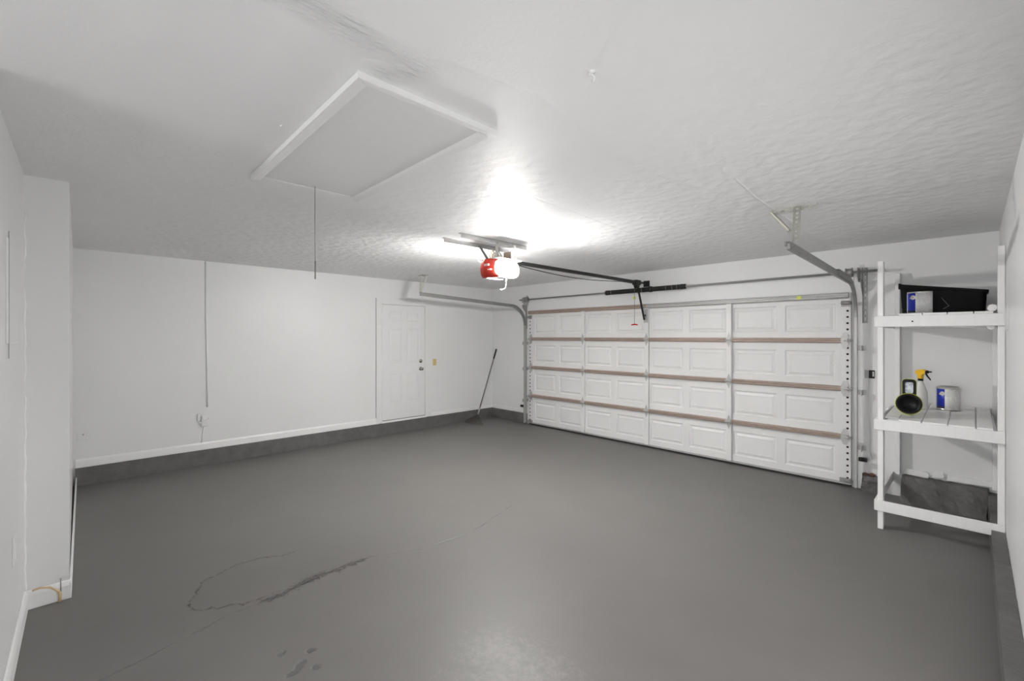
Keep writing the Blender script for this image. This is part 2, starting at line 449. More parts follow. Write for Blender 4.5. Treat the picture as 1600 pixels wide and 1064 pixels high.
for (a, bb) in rows:
    for (c, e) in cols:
        q = B(); Y0, Y1, Z0, Z1 = ly0+c, ly0+e, lz0+a, lz0+bb
        def ring(t, x): return [(x,Y0+t,Z0+t),(x,Y1-t,Z0+t),(x,Y1-t,Z1-t),(x,Y0+t,Z1-t)]
        L = [ring(0, fx), ring(.012, fx-.008), ring(.022, fx-.008), ring(.05, fx-.001)]
        vs = [v for r in L for v in r]; fs = []
        for r in range(3):
            for k in range(4): fs.append((r*4+k, r*4+(k+1)%4, r*4+4+(k+1)%4, r*4+4+k))
        fs.append((12,13,14,15)); q.add(vs, fs); q.build('raised_panel', M['door'], leafo)
MX = Matrix.Rotation(math.pi/2, 4, 'Y')
q = B().lathe([(0,.012),(.030,.010),(.033,.004),(.033,-.004)], Matrix.Translation((fx+.003, 4.352, 1.215)) @ MX)
q.lathe([(.012,0),(.014,.016),(0,.018)], Matrix.Translation((fx+.012, 4.352, 1.215)) @ MX); q.build('deadbolt', M['chrome'], d)
q = B().lathe([(.033,-.002),(.033,.006),(.014,.010),(.012,.030),(.026,.040),(.029,.055),(.022,.068),(0,.070)], Matrix.Translation((fx, 4.352, 1.078)) @ MX)
q.build('door_knob', M['chrome'], d)
q = B().box(x0, x0+.004, 3.60, 4.445, 2.195, 2.2005); q.box(x0, x0+.004, 4.440, 4.4455, .24, 2.2); q.box(x0, x0+.0305, 3.61, 4.44, .2325, .240)
q.box(x0, x0+.004, 3.4945, 3.4995, .30, 2.30); q.build('gap_shade', M['pole'], d)  # dark strips stand in for the shade in the gaps round the door
for z in (.42, 1.2, 2.0):
    B().tube([(fx+.004, 3.602, z-.045), (fx+.004, 3.602, z+.045)], .005, 8).build('hinge', M['trim'], d)

# ------------------------------------------------------------------ overhead garage door
gx0, gx1 = -5.81, -.925; YD = 6.055        # face of the sections
g = thing('door_2', (-3.364, YD, 0), 'wide white sectional garage door with taupe bars across', 'garage door', kind='structure')
RH = .53
PC = [-3.364+(i-3.5)*.5854 for i in range(8)]; PW = .495
for r in range(4):
    zb = .022+r*RH; zt_ = zb+RH-.006; pz0, pz1 = zb+.10, zb+.41
    s = B(); yb = YD+.033
    s.box(gx0, gx1, YD, yb, zb, pz0); s.box(gx0, gx1, YD, yb, pz1, zt_)
    e = [gx0]+[v for c in PC for v in (c-PW/2, c+PW/2)]+[gx1]
    for k in range(0, len(e), 2): s.box(e[k], e[k+1], YD, yb, pz0, pz1)
    so = s.build('door_section', M['steel_door'], g)
    for c in PC:
        q = B(); X0, X1 = c-PW/2, c+PW/2
        def ring(t, y): return [(X0+t,y,pz0+t),(X1-t,y,pz0+t),(X1-t,y,pz1-t),(X0+t,y,pz1-t)]
        L = [ring(0, YD), ring(.010, YD+.012), ring(.022, YD+.014), ring(.052, YD+.002), ring(.060, YD+.004)]
        vs = [v for q_ in L for v in q_]; fs = []
        for k0 in range(len(L)-1):
            for k in range(4): fs.append((k0*4+k, k0*4+(k+1)%4, k0*4+4+(k+1)%4, k0*4+4+k))
        m = (len(L)-1)*4; fs.append((m, m+1, m+2, m+3)); q.add(vs, fs)
        q.build('raised_panel', M['steel_door'], so)
B().box(gx0, gx1, YD-.004, YD+.03, .004, .026).build('bottom_seal', M['rubber'], g)
B().box(gx0+.01, gx1-.01, YD-.008, YD, .026, .05).build('bottom_retainer', M['galv'], g)
stiles = [-4.535, -3.364, -2.193]
for sx in stiles:
    for r in range(4):
        zb = .05 if r == 0 else .022+r*RH; zt_ = .022+(r+1)*RH-.006 if r < 3 else 2.085
        B().box(sx-.035, sx+.03, YD-.040, YD-.0005, zb, zt_).build('stile', M['steel_door'], g, .003)
for sx0, sx1 in ((gx0, gx0+.115), (gx1-.115, gx1)):
    for r in range(4):
        zb = .05 if r == 0 else .022+r*RH; zt_ = .022+(r+1)*RH-.006 if r < 3 else 2.085
        B().box(sx0, sx1, YD-.014, YD-.0005, zb, zt_).build('end_stile', M['steel_door'], g, .003)
hl = B()
for sx in (gx0+.035, gx1-.03):
    for k in range(30):
        z = .10+k*.068
        if any(abs(z-(.022+r*RH)) < .05 for r in (1,2,3)) or z > 2.03: continue
        hl.lathe([(.0115,0),(.0115,.006),(0,.006)], Matrix.Translation((sx, YD-.0125, z)) @ Matrix.Rotation(math.pi/2, 4, 'X'), 10, False)
ho = hl.build('punched_holes', M['hole'], g); ho['kind'] = 'stuff'; ho['label'] = 'rows of black punched holes in the end stiles'
barp = [(0,-.034),(-.012,-.034),(-.016,-.030),(-.040,-.026),(-.046,-.018),(-.046,-.010),(-.034,-.003),(-.034,.003),(-.046,.010),(-.046,.018),(-.040,.026),(-.016,.030),(-.012,.034),(0,.034)]
def hbar(xa, xb, z, m, name='reinforcing_bar', sc=1.0):
    fr = [((x, YD-.001, z), (0,1,0), (0,0,1)) for x in (xa, xb)]
    return B().sweep([(a*sc, c*sc*.86) for a, c in barp], fr).build(name, m, g)
edges = [gx0+.07, stiles[0]-.036], [stiles[0]+.031, stiles[1]-.036], [stiles[1]+.031, stiles[2]-.036], [stiles[2]+.031, gx1-.08]
for r in (1, 2, 3):
    for xa, xb in edges: hbar(xa, xb, .022+r*RH-.003, M['taupe'])
hbar(gx0+.01, stiles[1]-.01, 2.105, M['taupe'], 'top_strut', 1.15)  # taupe left half stands in for a brown reflection on the galvanised strut
o = hbar(stiles[1]-.01, gx1-.02, 2.105, M['galv'], 'top_strut', 1.15); o['label'] = 'right half of the galvanised top strut, clear of the painted brown reflection'
for r in (1, 2, 3):
    z = .019+r*RH
    for sx in stiles:
        q = B().prism([(sx,z-.095),(sx+.034,z),(sx,z+.095),(sx-.036,z)], YD-.047, YD-.0405, 'y')
        q.tube([(sx-.042, YD-.058, z), (sx+.042, YD-.058, z)], .013, 10)
        q.box(sx-.02, sx+.02, YD-.056, YD-.045, z-.03, z+.03)
        q.build('hinge', M['galv'], g)
    for sx, sg in ((gx0+.055, -1), (gx1-.055, 1)):
        q = B().prism([(sx-.032,z-.04),(sx-.012,z-.085),(sx+.022,z-.085),(sx+.036,z-.04),(sx+.036,z+.04),(sx+.022,z+.085),(sx-.012,z+.085),(sx-.032,z+.04)], YD-.022, YD-.015, 'y')
        q.box(sx-.03, sx+.03, YD-.055, YD-.02, z-.022, z+.022)
        q.tube([(sx, YD-.062, z), (sx+sg*.075, YD-.062, z)], .009, 8)
        q.build('roller_hinge', M['galv'], g)
for sx, sg in ((gx0+.05, -1), (gx1-.05, 1)):
    q = B().box(sx-.035, sx+.035, YD-.03, YD-.014, 1.985, 2.05)
    q.tube([(sx-.03, YD-.045, 2.02), (sx+sg*.06, YD-.06, 2.02)], .018, 10)
    q.build('top_roller_bracket', M['dull_galv'], g)
    q = B().box(sx-.05, sx+.045, YD-.03, YD-.014, .045, .095); q.tube([(sx, YD-.04, .07), (sx+sg*.07, YD-.05, .07)], .009, 8)
    q.build('bottom_bracket', M['dull_galv'], g)
B().box(-1.425, -1.385, YD-.0575, YD-.053, 2.085, 2.125).build('warning_sticker', M['lime'], g)
B().box(-3.405, -3.335, YD-.048, YD-.041, 1.86, 2.06).build('operator_bracket', M['galv'], g)

# ------------------------------------------------------------------ tracks
def track(xc, side, label, zend, yend, hanger):
    """side: +1 the channel opens towards +x (left track), -1 towards -x"""
    t = thing('door_track', (xc, 5.96, 0), label, 'garage door track', 'garage door tracks')
    Yv, R = 5.985, .36; zc = 1.86
    prof = [(-.027,0),(-.027,.024),(-.022,.024),(-.022,.004),(.022,.004),(.022,.024),(.027,.024),(.027,0)]
    prof = [(a, side*(c-.012)) for a, c in prof]
    fr = [((xc, Yv, z), (0,1,0), (1,0,0)) for z in (.03, zc)]
    B().sweep(prof, fr).build('vertical_rail', M['galv'], t)
    fr = []
    for k in range(15):
        a = k/14*math.pi/2
        fr.append(((xc, Yv-R+R*math.cos(a), zc+R*math.sin(a)), (0, math.cos(a), math.sin(a)), (1,0,0)))
    zt_ = zc+R
    ye = Yv-R; fr.append(((xc, yend, zend), (0,0,1), (1,0,0)))
    B().sweep(prof, fr).build('curved_rail', M['dull_galv'], t)
    # stiffening angle on top of the horizontal run
    if side < 0:
        q = B(); q.bar((xc+.016, ye-.02, zt_+.012), (xc+.016, ye-.62, zt_+.012+(zend-zt_)*.62/(ye-yend)), .004, .06)
        q.bar((xc+.002, ye-.02, zt_+.040), (xc+.002, ye-.62, zt_+.040+(zend-zt_)*.62/(ye-yend)), .036, .004)
        q.build('stiffening_angle', M['dull_galv'], t)
    # slotted flag angle against the wall
    xw = xc-side*.045
    q = B()
    q.prism([(YG-.001,1.80),(YG-.030,1.80),(YG-.034,2.10),(YG-.12,2.19),(YG-.14,2.25),(YG-.045,2.27),(YG-.040,2.40),(YG-.001,2.40)], xw-.002, xw+.002, 'x')
    lo, hi = min(xw, xw-side*.042), max(xw, xw-side*.042)
    q.box(lo, lo+.014, YG-.004, YG-.001, 1.80, 2.40); q.box(hi-.014, hi, YG-.004, YG-.001, 1.80, 2.40)
    for k in range(10): q.box(lo+.014, hi-.014, YG-.004, YG-.001, 1.80+k*.064, 1.80+k*.064+.024)
    q.build('flag_bracket', M['dull_galv'], t)
    for z in (.42, 1.02, 1.50):
        q = B().box(min(xc, xw-side*.03), max(xc, xw-side*.03), YG-.006, YG, z, z+.055)
        q.box(xw-.003, xw+.003, Yv-.02, YG, z, z+.055); q.build('jamb_bracket', M['galv'], t)
    hanger(t)
    return t
def hang_left(t):
    m = M['cream']
    B().bar((-6.09, 3.87, H), (-5.915, 3.73, 2.315), .030, .004, (1,0,0)).build('hanger_strap', m, t)
    B().bar((-6.03, 3.93, H), (-5.915, 3.75, 2.315), .030, .004, (1,0,0)).build('hanger_strap', m, t)
    B().box(-6.14, -6.00, 3.84, 3.94, H-.006, H).build('ceiling_plate', M['dull_galv'], t)
def hang_right(t):
    m = M['cream']
    def angle(p0, p1, nm, wv, wh, holes=True):
        p0, p1 = V(p0), V(p1); d = (p1-p0).normalized()
        q = B(); wv = V(wv); wh = V(wh); L = (p1-p0).length
        def plate(w):
            wn = w.normalized(); W = w.length; nrm = d.cross(wn)
            steps = max(1, int(L/.045))
            for lo, hi in ((0, .32), (.68, 1)):
                c = wn*((lo+hi)/2*W); q.bar(p0+c, p1+c, (hi-lo)*W, .003, nrm)
            for k in range(steps):
                a = p0+d*(L*k/steps); e = p0+d*(L*(k+.45)/steps); c = wn*(.5*W)
                q.bar(a+c, e+c, .36*W+.0004, .003, nrm)
        plate(wv)
        q.bar(p0+wh*.5, p1+wh*.5, wh.length, .003, d.cross(wh.normalized()))
        q.build(nm, m, t)
    angle((-1.10, 3.85, H-.002), (-.79, 3.85, H-.002), 'ceiling_angle', (0,0,-.035), (0,.035,0))
    angle((-.935, 3.845, H), (-.885, 3.60, 2.32), 'hanger_angle', (.045,.01,0), (0,-.0,0) if False else (-.01,.045,0))
    q = B().bar((-1.085, 3.86, H-.02), (-.925, 3.70, 2.42), .034, .003, (.6,-.8,0)); q.bar((-1.09, 3.85, H-.02), (-.93, 3.69, 2.42), .003, .03, (.6,-.8,0))
    q.build('diagonal_brace', m, t)
    q = B().bar((-.885, 3.448, 2.30), (-.885, 3.444, 2.27), .028, .012, (1,0,0)); q.build('track_stop', M['dull_galv'], t)
track(-5.858, 1, 'galvanised steel door track curving along the left side, near the entry door', 2.305, 3.70, hang_left)
track(-.873, -1, 'galvanised steel door track on the right, hung from a cream slotted angle', 2.275, 3.45, hang_right)

# ------------------------------------------------------------------ torsion shaft
YS, ZS = 5.965, 2.345
t = thing('torsion_shaft', (-3.3, YS, ZS), 'grey torsion shaft above the garage door with black coil spring', 'garage door spring')
B().tube([(-5.98, YS, ZS), (-.63, YS, ZS)], .0135, 12).build('shaft', M['dull_galv'], t)
sp = B(); pts = []; rad = []
def spring(xa, xb, nturn, r):
    ps = []
    n = nturn*8
    for k in range(n+1):
        a = 2*math.pi*k/8
        ps.append((xa+(xb-xa)*k/n, YS+r*math.cos(a), ZS+r*math.sin(a)))
    sp.tube(ps, .0062, 5)
spring(-3.96, -3.29, 58, .030); spring(-3.25, -2.80, 42, .030)
sp.build('coil_spring', M['black'], t)
for x in (-4.0, -2.78): B().lathe([(.014,-.045),(.036,-.04),(.040,-.02),(.036,0),(.036,.035),(.014,.04)], Matrix.Translation((x, YS, ZS)) @ MX, 16).build('winding_cone', M['black'], t)
for x in (-3.93, -3.40, -3.02, -2.93, -2.86): B().lathe([(.030,-.004),(.0375,-.004),(.0375,.004),(.030,.004)], Matrix.Translation((x, YS, ZS)) @ MX, 16).build('paint_stripe', M['pole'], t)
q = B().box(-3.285, -3.255, YS+.01, YG-.004, ZS-.03, ZS+.03); q.box(-3.31, -3.23, YG-.010, YG-.003, ZS-.13, ZS+.09)
q.build('centre_bracket', M['wall'], t)
B().lathe([(.014,-.022),(.043,-.022),(.043,.022),(.014,.022)], Matrix.Translation((-3.27, YS, ZS)) @ MX, 16).build('centre_bearing', M['black'], t)
for x, sg in ((-5.80, -1), (-.93, 1)):
    q = B().lathe([(.014,-.03),(.050,-.03),(.050,-.022),(.042,-.018),(.042,.018),(.052,.024),(.052,.03),(.014,.03)], Matrix.Translation((x, YS, ZS)) @ MX, 20)
    q.build('cable_drum', M['dull_galv'], t)
    xp = x+sg*.075
    q = B().prism([(YS-.05,ZS-.03),(YS-.03,ZS+.04),(YS+.02,ZS+.05),(YG-.003,ZS+.05),(YG-.003,ZS-.10),(YS+.02,ZS-.10)], xp-.002, xp+.002, 'x')
    q.box(min(xp, xp+sg*.04), max(xp, xp+sg*.04), YG-.007, YG-.003, ZS-.10, ZS+.09); q.build('end_bearing_plate', M['galv'], t)
    xcbl = x+sg*.035
    B().tube([(xcbl, YS+.042, ZS), (xcbl+sg*.012, YD-.035, .08)], .0022, 6).build('lift_cable', M['dull_galv'], g)

# ------------------------------------------------------------------ opener
ox, oy, oz = -3.40, 3.08, 2.345
t = thing('garage_door_opener', (ox, oy, oz), 'red and white ceiling garage door opener with lit lenses and black rail', 'garage door opener')
def rbox(x0, x1, y0, y1, z0, z1, name, m, bev, seg=4):
    return B().box(x0, x1, y0, y1, z0, z1).build(name, m, t, bev, seg)
o = rbox(ox-.085, ox+.085, oy-.13, oy+.20, oz-.085, oz+.095, 'motor_housing', M['opener_grey'], .03)
def dome(sign):
    """bulging lens on one side of the housing"""
    q = B(); n, mm = 14, 8; vs = []; fs = []
    for i in range(mm+1):
        u = i/mm*math.pi/2
        for k in range(n*2):
            a = 2*math.pi*k/(n*2); c, s_ = math.cos(a), math.sin(a)
            e = .55
            yy = math.copysign(abs(c)**e, c)*.166; zz = math.copysign(abs(s_)**e, s_)*.088
            sc = math.cos(u)**.55 if i < mm else 0.0
            vs.append((ox+sign*(.085+.075*math.sin(u)), oy+.024+yy*sc, oz-.002+zz*sc))
    w = 2*n
    for i in range(mm):
        for k in range(w): fs.append((i*w+k, i*w+(k+1)%w, (i+1)*w+(k+1)%w, (i+1)*w+k))
    q.add(vs, fs, True); return q.build('light_lens', M['lens'], t)
dome(1); dome(-1)
q = B(); q.add(*loops([rr(ox-.165, ox+.165, oy-.14, oy+.20, oz+.084, .07, 6), rr(ox-.182, ox+.182, oy-.155, oy+.21, oz+.088, .08, 6), rr(ox-.12, ox+.12, oy-.10, oy+.18, oz+.104, .05, 6)], True, True))
q.build('added_visor', M['white_plastic'], t)  # visor added to keep the lenses' light off the ceiling
# curved red cover over the rear end
q = B(); n = 16; rows_ = []
for i in range(9):
    u = i/8
    for k in range(n+1):
        a = -math.pi/2+math.pi*k/n
        w_ = .116*(1-.10*u*u)
        rows_.append((ox+w_*math.sin(a), oy-.095-.115*math.cos(a)*(1-.35*(2*u-1)**2), oz-.092+.180*u))
fs = []
for i in range(8):
    for k in range(n): fs.append((i*(n+1)+k, i*(n+1)+k+1, (i+1)*(n+1)+k+1, (i+1)*(n+1)+k))
fs.append(tuple(range(n+1))); fs.append(tuple(8*(n+1)+k for k in range(n+1)))
q.add(rows_, fs, True); q.build('red_cover', M['red'], t)
B().box(ox+.02, ox+.08, oy-.2105, oy-.190, oz+.01, oz+.03).xf(Matrix()).build('cover_lettering', M['pale'], t)
B().box(ox+.055, ox+.095, oy-.196, oy-.170, oz-.03, oz-.02).build('cover_lettering', M['pale'], t)
B().box(ox-.02, ox+.02, oy+.20, 5.86, 2.425, 2.465).build('rail', M['black'], t, .004)
q = B().box(ox-.025, ox+.025, oy+.10, oy+.26, oz+.09, 2.43); q.build('rail_saddle', M['black'], t, .004)
q = B().box(ox-.03, ox+.03, 5.86, 5.95, 2.432, 2.458); q.box(ox-.05, ox+.05, YG-.012, YG, 2.40, 2.49); q.box(ox-.012, ox+.012, 5.93, YG-.01, 2.435, 2.455)
q.build('header_bracket', M['black'], t, .003)
q = B().box(ox-.038, ox+.038, 5.74, 5.86, 2.405, 2.475); q.prism([(5.755,2.405),(5.845,2.405),(5.825,2.355),(5.785,2.355)], ox-.03, ox+.03, 'x')
q.build('trolley', M['black'], t, .004)
q = B().bar((ox+.02, 5.80, 2.37), (ox+.03, 5.965, 1.90), .030, .010, (0,1,0)); q.bar((ox+.03, 5.94, 1.965), (ox+.03, YD-.042, 1.965), .026, .012, (1,0,0))
q.bar((ox+.03, 5.93, 2.0), (ox+.03, 5.955, 1.945), .03, .014, (1,0,0))
q.build('door_arm', M['black'], t, .002)
pts = [(ox+.01, oy+.26+.1*k, 2.418-.045*math.sin(math.pi*min(1, k/20))) for k in range(21)] + [(ox+.01, 5.75, 2.42)]
B().tube(pts, .005, 6).build('drive_cable', M['black'], t)
# hanging angle irons and straps
for bx in (-3.335, -3.605):
    q = B().box(bx-.038, bx, 2.55, 3.43, H-.004, H-.0002); q.box(bx-.004, bx, 2.55, 3.43, H-.045, H-.002)
    q.build('ceiling_angle_iron', M['galv'], t)
for bx, by in ((-3.332, 3.25), (-3.608, 3.25)):
    B().bar((bx, by, H-.02), (ox+.075 if bx > ox else ox-.075, by+.01, oz+.09), .030, .003, (1,0,0)).build('hanger_strap', M['white_plastic'], t)
for bx, by in ((-3.332, 3.00), (-3.608, 3.00)):
    B().bar((bx, by, H-.02), (ox+.06 if bx > ox else ox-.06, by, oz+.09), .038, .003, (1,0,0)).build('hanger_angle', M['dull_galv'], t)
B().box(ox-.05, ox+.06, oy+.12, oy+.125, 2.45, 2.54).build('wiring_plate', M['cardboard'], t)
rn = random.Random(4); wires = B()
for k in range(9):
    x, y = ox-.08+rn.random()*.12, oy-.06+rn.random()*.12; z = oz+.094
    wires.tube([(x, y, z), (x+rn.uniform(-.03,.03), y+rn.uniform(-.03,.03), z+.05), (x+rn.uniform(-.05,.05), y+rn.uniform(-.05,.05), z+.085+rn.random()*.03),
                (x+rn.uniform(-.06,.06), y+rn.uniform(-.06,.06), z+.03), (x+rn.uniform(-.05,.05), y+.04, z)], .004, 5)
wires.build('loose_wires', M['tan'], t)
B().tube([(ox+.12, oy+.0, oz-.082), (ox+.12, oy, oz-.16), (ox+.115, oy-.005, oz-.20), (ox+.095, oy-.015, oz-.215), (ox+.065, oy-.03, oz-.213)], .003, 8).build('antenna_wire', M['white_plastic'], t)
# emergency release cord
q = B().tube([(ox-.035, 5.80, 2.36), (ox-.035, 5.80, 1.83)], .003, 6); q.build('release_cord', M['pole'], t)
B().box(ox-.046, ox-.024, 5.785, 5.815, 2.20, 2.235).build('release_tag', M['lime'], t)
q = B().tube([(ox-.085, 5.80, 1.825), (ox-.035, 5.80, 1.832), (ox+.015, 5.80, 1.825)], [.008, .011, .008], 8); q.build('release_handle', M['red'], t)

# ------------------------------------------------------------------ attic hatch, cord, hook
t = thing('attic_hatch', (-2.25, 1.07, H), 'white attic hatch panel with mitred white trim in the ceiling', 'attic hatch')
hx0, hx1, hy0, hy1 = -3.03, -1.565, .725, 1.405
B().box(hx0+.05, hx1-.05, hy0+.05, hy1-.055, H-.008, H-.001).build('panel', M['door'], t)
tp = [(0,0),(.062,0),(.062,.008),(.045,.016),(.010,.026),(0,.026)]
def hatch_trim(p0, p1, inward, m0=0, m1=0):
    """m0, m1: 1 where the end is mitred"""
    q = B(); d = (V(p1)-V(p0)).normalized(); n = len(tp)
    vs = [V(p0)+V(inward)*a_-V((0,0,b_))+d*(a_*m0) for a_, b_ in tp]+[V(p1)+V(inward)*a_-V((0,0,b_))-d*(a_*m1) for a_, b_ in tp]
    fs = [tuple(range(n))[::-1], tuple(range(n, 2*n))]+[(k, (k+1)%n, n+(k+1)%n, n+k) for k in range(n)]
    return q.add(vs, fs).build('trim_board', M['trim'], t)
hatch_trim((hx1, hy0, H-.0005), (hx1, hy1+.012, H-.0005), (-1,0,0), 1, 0)
hatch_trim((hx0-.01, hy0, H-.0005), (hx1-.0015, hy0, H-.0005), (0,1,0), 0, 1)
hatch_trim((hx0, hy1, H-.0005), (hx1-.063, hy1, H-.0005), (0,-1,0))
B().box(hx0, hx0+.02, hy0+.06, hy1-.06, H-.006, H-.0005).build('trim_board', M['trim'], t)
t = thing('pull_cord', (-2.95, 1.075, 2.62), 'thin grey pull cord hanging from the attic hatch', 'cord')
B().tube([(-2.95, 1.075, H-.008), (-2.952, 1.075, 2.3), (-2.95, 1.077, 2.14)], .0022, 6).build('cord', M['pole'], t)
B().tube([(-2.95, 1.077, 2.14), (-2.95, 1.077, 2.025)], .0042, 8).build('cord_end', M['pole'], t)
q = B().tube([(-.975, 1.35, H), (-.975, 1.35, H-.012), (-.965, 1.353, H-.025), (-.975, 1.36, H-.034), (-.987, 1.36, H-.026)], .0045, 8)
q.lathe([(.014,0),(.014,-.005),(.005,-.008)], Matrix.Translation((-.975, 1.35, H)), 12)
tag(q.build('ceiling_hook', M['white_plastic']), 'small white painted hook screwed into the bare ceiling', 'hook')

# ------------------------------------------------------------------ left wall fittings
q = B().tube([(XL+.008, 1.135, 2.62), (XL+.008, 1.137, 1.9), (XL+.009, 1.148, 1.3), (XL+.008, 1.15, .74)], .008, 8)
tag(q.build('surface_cable', M['wall']), 'white painted cable running down the left wall to the outlet', 'cable')
t = thing('wall_outlet', (XL, 1.12, .57), 'white painted outlet box with crooked cover below the wall cable', 'outlet')
B().box(XL, XL+.04, 1.085, 1.16, .50, .635).build('box', M['wall'], t, .006)
B().bar((XL+.043, 1.06, .545), (XL+.047, 1.165, .60), .06, .006, (0,1,0)).build('cover', M['wall'], t, .002)
B().box(XL+.0, XL+.03, 1.045, 1.075, .575, .665).build('cable_clip', M['wall'], t, .004)
B().tube([(XL+.006, 1.12, .50), (XL+.006, 1.10, .40), (XL+.006, 1.09, .29)], .006, 8).build('cable_tail', M['wall'], t)
t = thing('light_switch', (XL, 4.657, 1.185), 'yellowed ivory light switch plate beside the entry door', 'light switch')
B().box(XL, XL+.007, 4.62, 4.694, 1.125, 1.243).build('plate', M['ivory'], t, .003)
B().box(XL+.006, XL+.018, 4.65, 4.662, 1.172, 1.198).build('toggle', M['ivory'], t, .002)
t = thing('cable_jack', (XL, -.03, .50), 'small painted jack plate low on the left wall, beside the corner', 'outlet')
B().box(XL, XL+.010, -.055, .03, .49, .60).build('plate', M['wall'], t, .004)
B().lathe([(.008,0),(.006,.012),(0,.013)], Matrix.Translation((XL+.010, -.005, .56)) @ MX, 10).build('jack', M['dull_galv'], t)

# rake in the corner
t = thing('leaf_rake', (-6.6, 5.45, 0), 'dark leaf rake with black grip leaning into the far corner', 'rake')
S0 = V((-6.60, 5.47, .20)); T0 = V((-6.735, 6.05, 1.40))
d_ = (T0-S0).normalized()
B().tube([S0, T0-d_*.22], .0125, 10).build('handle', M['pole'], t)
B().tube([T0-d_*.22, T0-d_*.21, T0-d_*.01, T0], [.013,.0165,.0165,.012], 10).build('grip', M['rubber'], t)
B().tube([S0-d_*.05, S0+d_*.09], [.011,.017], 10).build('socket', M['galv'], t)
A_, B_ = V((-6.80, 5.28, .012)), V((-6.33, 5.33, .012))
for k in range(15):
    u = k/14
    e = A_.lerp(B_, u) + V((0,-1,0))*(.05*math.sin(math.pi*u))
    root = S0-d_*.04
    mid = root.lerp(e, .82); mid.z += .012
    tip = e+V((0,.02,-.008))
    w_ = B().tube([root, mid, e, tip], .0042, 5); w_.build('tine', M['tine'], t)
q = B(); a1 = (S0-d_*.04).lerp(A_, .45); b1 = (S0-d_*.04).lerp(B_, .45)
q.tube([a1+V((0,0,.006)), (a1+b1)/2+V((0,-.02,.01)), b1+V((0,0,.006))], .007, 6); q.build('spreader_bar', M['tine'], t)

# door sensors
for sx, sg, lab in ((-5.855, 1, 'black safety sensor low on the left door track'), (-.855, -1, 'black safety sensor low beside the right door track')):
    t = thing('safety_sensor', (sx, 5.95, .34), lab, 'sensor', 'door safety sensors')
    dx = -.05 if sg > 0 else .05
    B().box(sx+dx-.042, sx+dx+.030, 5.945, 5.985, .325, .365).build('housing', M['black_plastic'], t, .004)
    B().lathe([(.017,0),(.014,.012),(0,.013)], Matrix.Translation((sx+dx-.01, 5.945, .345)) @ Matrix.Rotation(math.pi/2, 4, 'X'), 12).build('eye', M['hole'], t)
    B().box(sx+dx-.005, sx+dx+.02, 5.985, YG-.0005 if sg < 0 else 6.08, .315, .335).build('mounting_tab', M['galv'], t)

# ------------------------------------------------------------------ shelf unit in the right corner
t = thing('shelf_unit', (-.2, 5.45, 0), 'white-painted homemade wooden shelf unit in the right corner', 'shelf')
w = M['wood']
FY = 4.93
B().box(-.57, -.532, FY, FY+.089, 0, 2.30).xf(Matrix()).build('post', w, t, .004)
q = B().box(.130, .168, FY+.01, FY+.10, .2, 2.335); q.build('post', w, t, .004)
q = B().box(-.555, -.517, YG-.095, YG-.006, .245, 2.30); q.build('post', w, t, .004)
q = B().box(.125, .163, YG-.095, YG-.006, .245, 1.75); q.build('post', w, t, .004)
q = B().box(-.575, .166, FY-.020, FY-.0005, 1.735, 1.828); q.build('front_rail', w, t, .004)
q = B().box(-.575, .168, FY-.020, FY-.0005, .853, .944); q.build('front_rail', w, t, .004)
q = B().box(-.575, .168, FY-.020, FY-.0005, .158, .248); q.build('front_rail', w, t, .004)
for z0_, z1_, xo in ((.158, .248, -.592), (.853, .940, -.592), (1.737, 1.826, -.590)):
    q = B().box(xo, xo+.019, FY-.018, YG-.006, z0_, z1_)
    q.build('side_rail', w, t, .004)
for z0_, z1_ in ((.853, .935), (1.737, 1.826)):
    B().box(-.513, .12, YG-.024, YG-.005, z0_, z1_).build('back_rail', w, t, .004)
    B().box(.110, .129, FY+.002, YG-.026, z0_, z1_).build('side_rail', w, t, .004)
for xa, xb in ((-.529,-.438), (-.432,-.294), (-.287,-.141), (-.134,.013), (.021,.108)):
    dz = random.uniform(-.002,.002)
    yf, yb_ = (FY+.092, YG-.10) if xa < -.5 else (FY-.002, YG-.03)
    zz = lambda y: .958+.034*(y-FY)/1.13+dz
    q = B().prism([(yf,zz(yf)-.0165),(yb_,zz(yb_)-.0165),(yb_,zz(yb_)),(yf,zz(yf))], xa, xb, 'x')
    q.build('plank', w, t, .003)
for xa, xb in ((-.43,-.288), (-.283,-.143), (-.138,.002), (.007,.108)):
    q = B().box(xa, xb, FY-.004, YG-.03, 1.8285, 1.846); q.build('plank', w, t, .003)
B().box(-.505, -.437, FY+.10, YG-.12, 1.8285, 1.846).build('plank', w, t, .003)
B().tube([(.105, FY+.115, 1.875), (.105, FY+.25, 1.875)], .027, 16).build('rod_end', M['white_plastic'], t)
B().tube([(.095, FY+.03, 1.728), (.095, FY+.25, 1.728)], .022, 14).build('rod_end', M['white_plastic'], t)
for x, z in ((-.345, 1.778), ):
    B().lathe([(.006,0),(.006,.002),(0,.002)], Matrix.Translation((x, FY-.0195, z)) @ Matrix.Rotation(math.pi/2, 4, 'X'), 10).build('screw_head', M['hole'], t)
# painted plate on the right wall beside the shelf
tag(B().box(XR-.006, XR, 4.55, 4.86, 1.70, 1.86).build('wall_patch_plate', M['wall'], None, .002), 'thin white painted plate on the right wall beside the top shelf', 'plate')

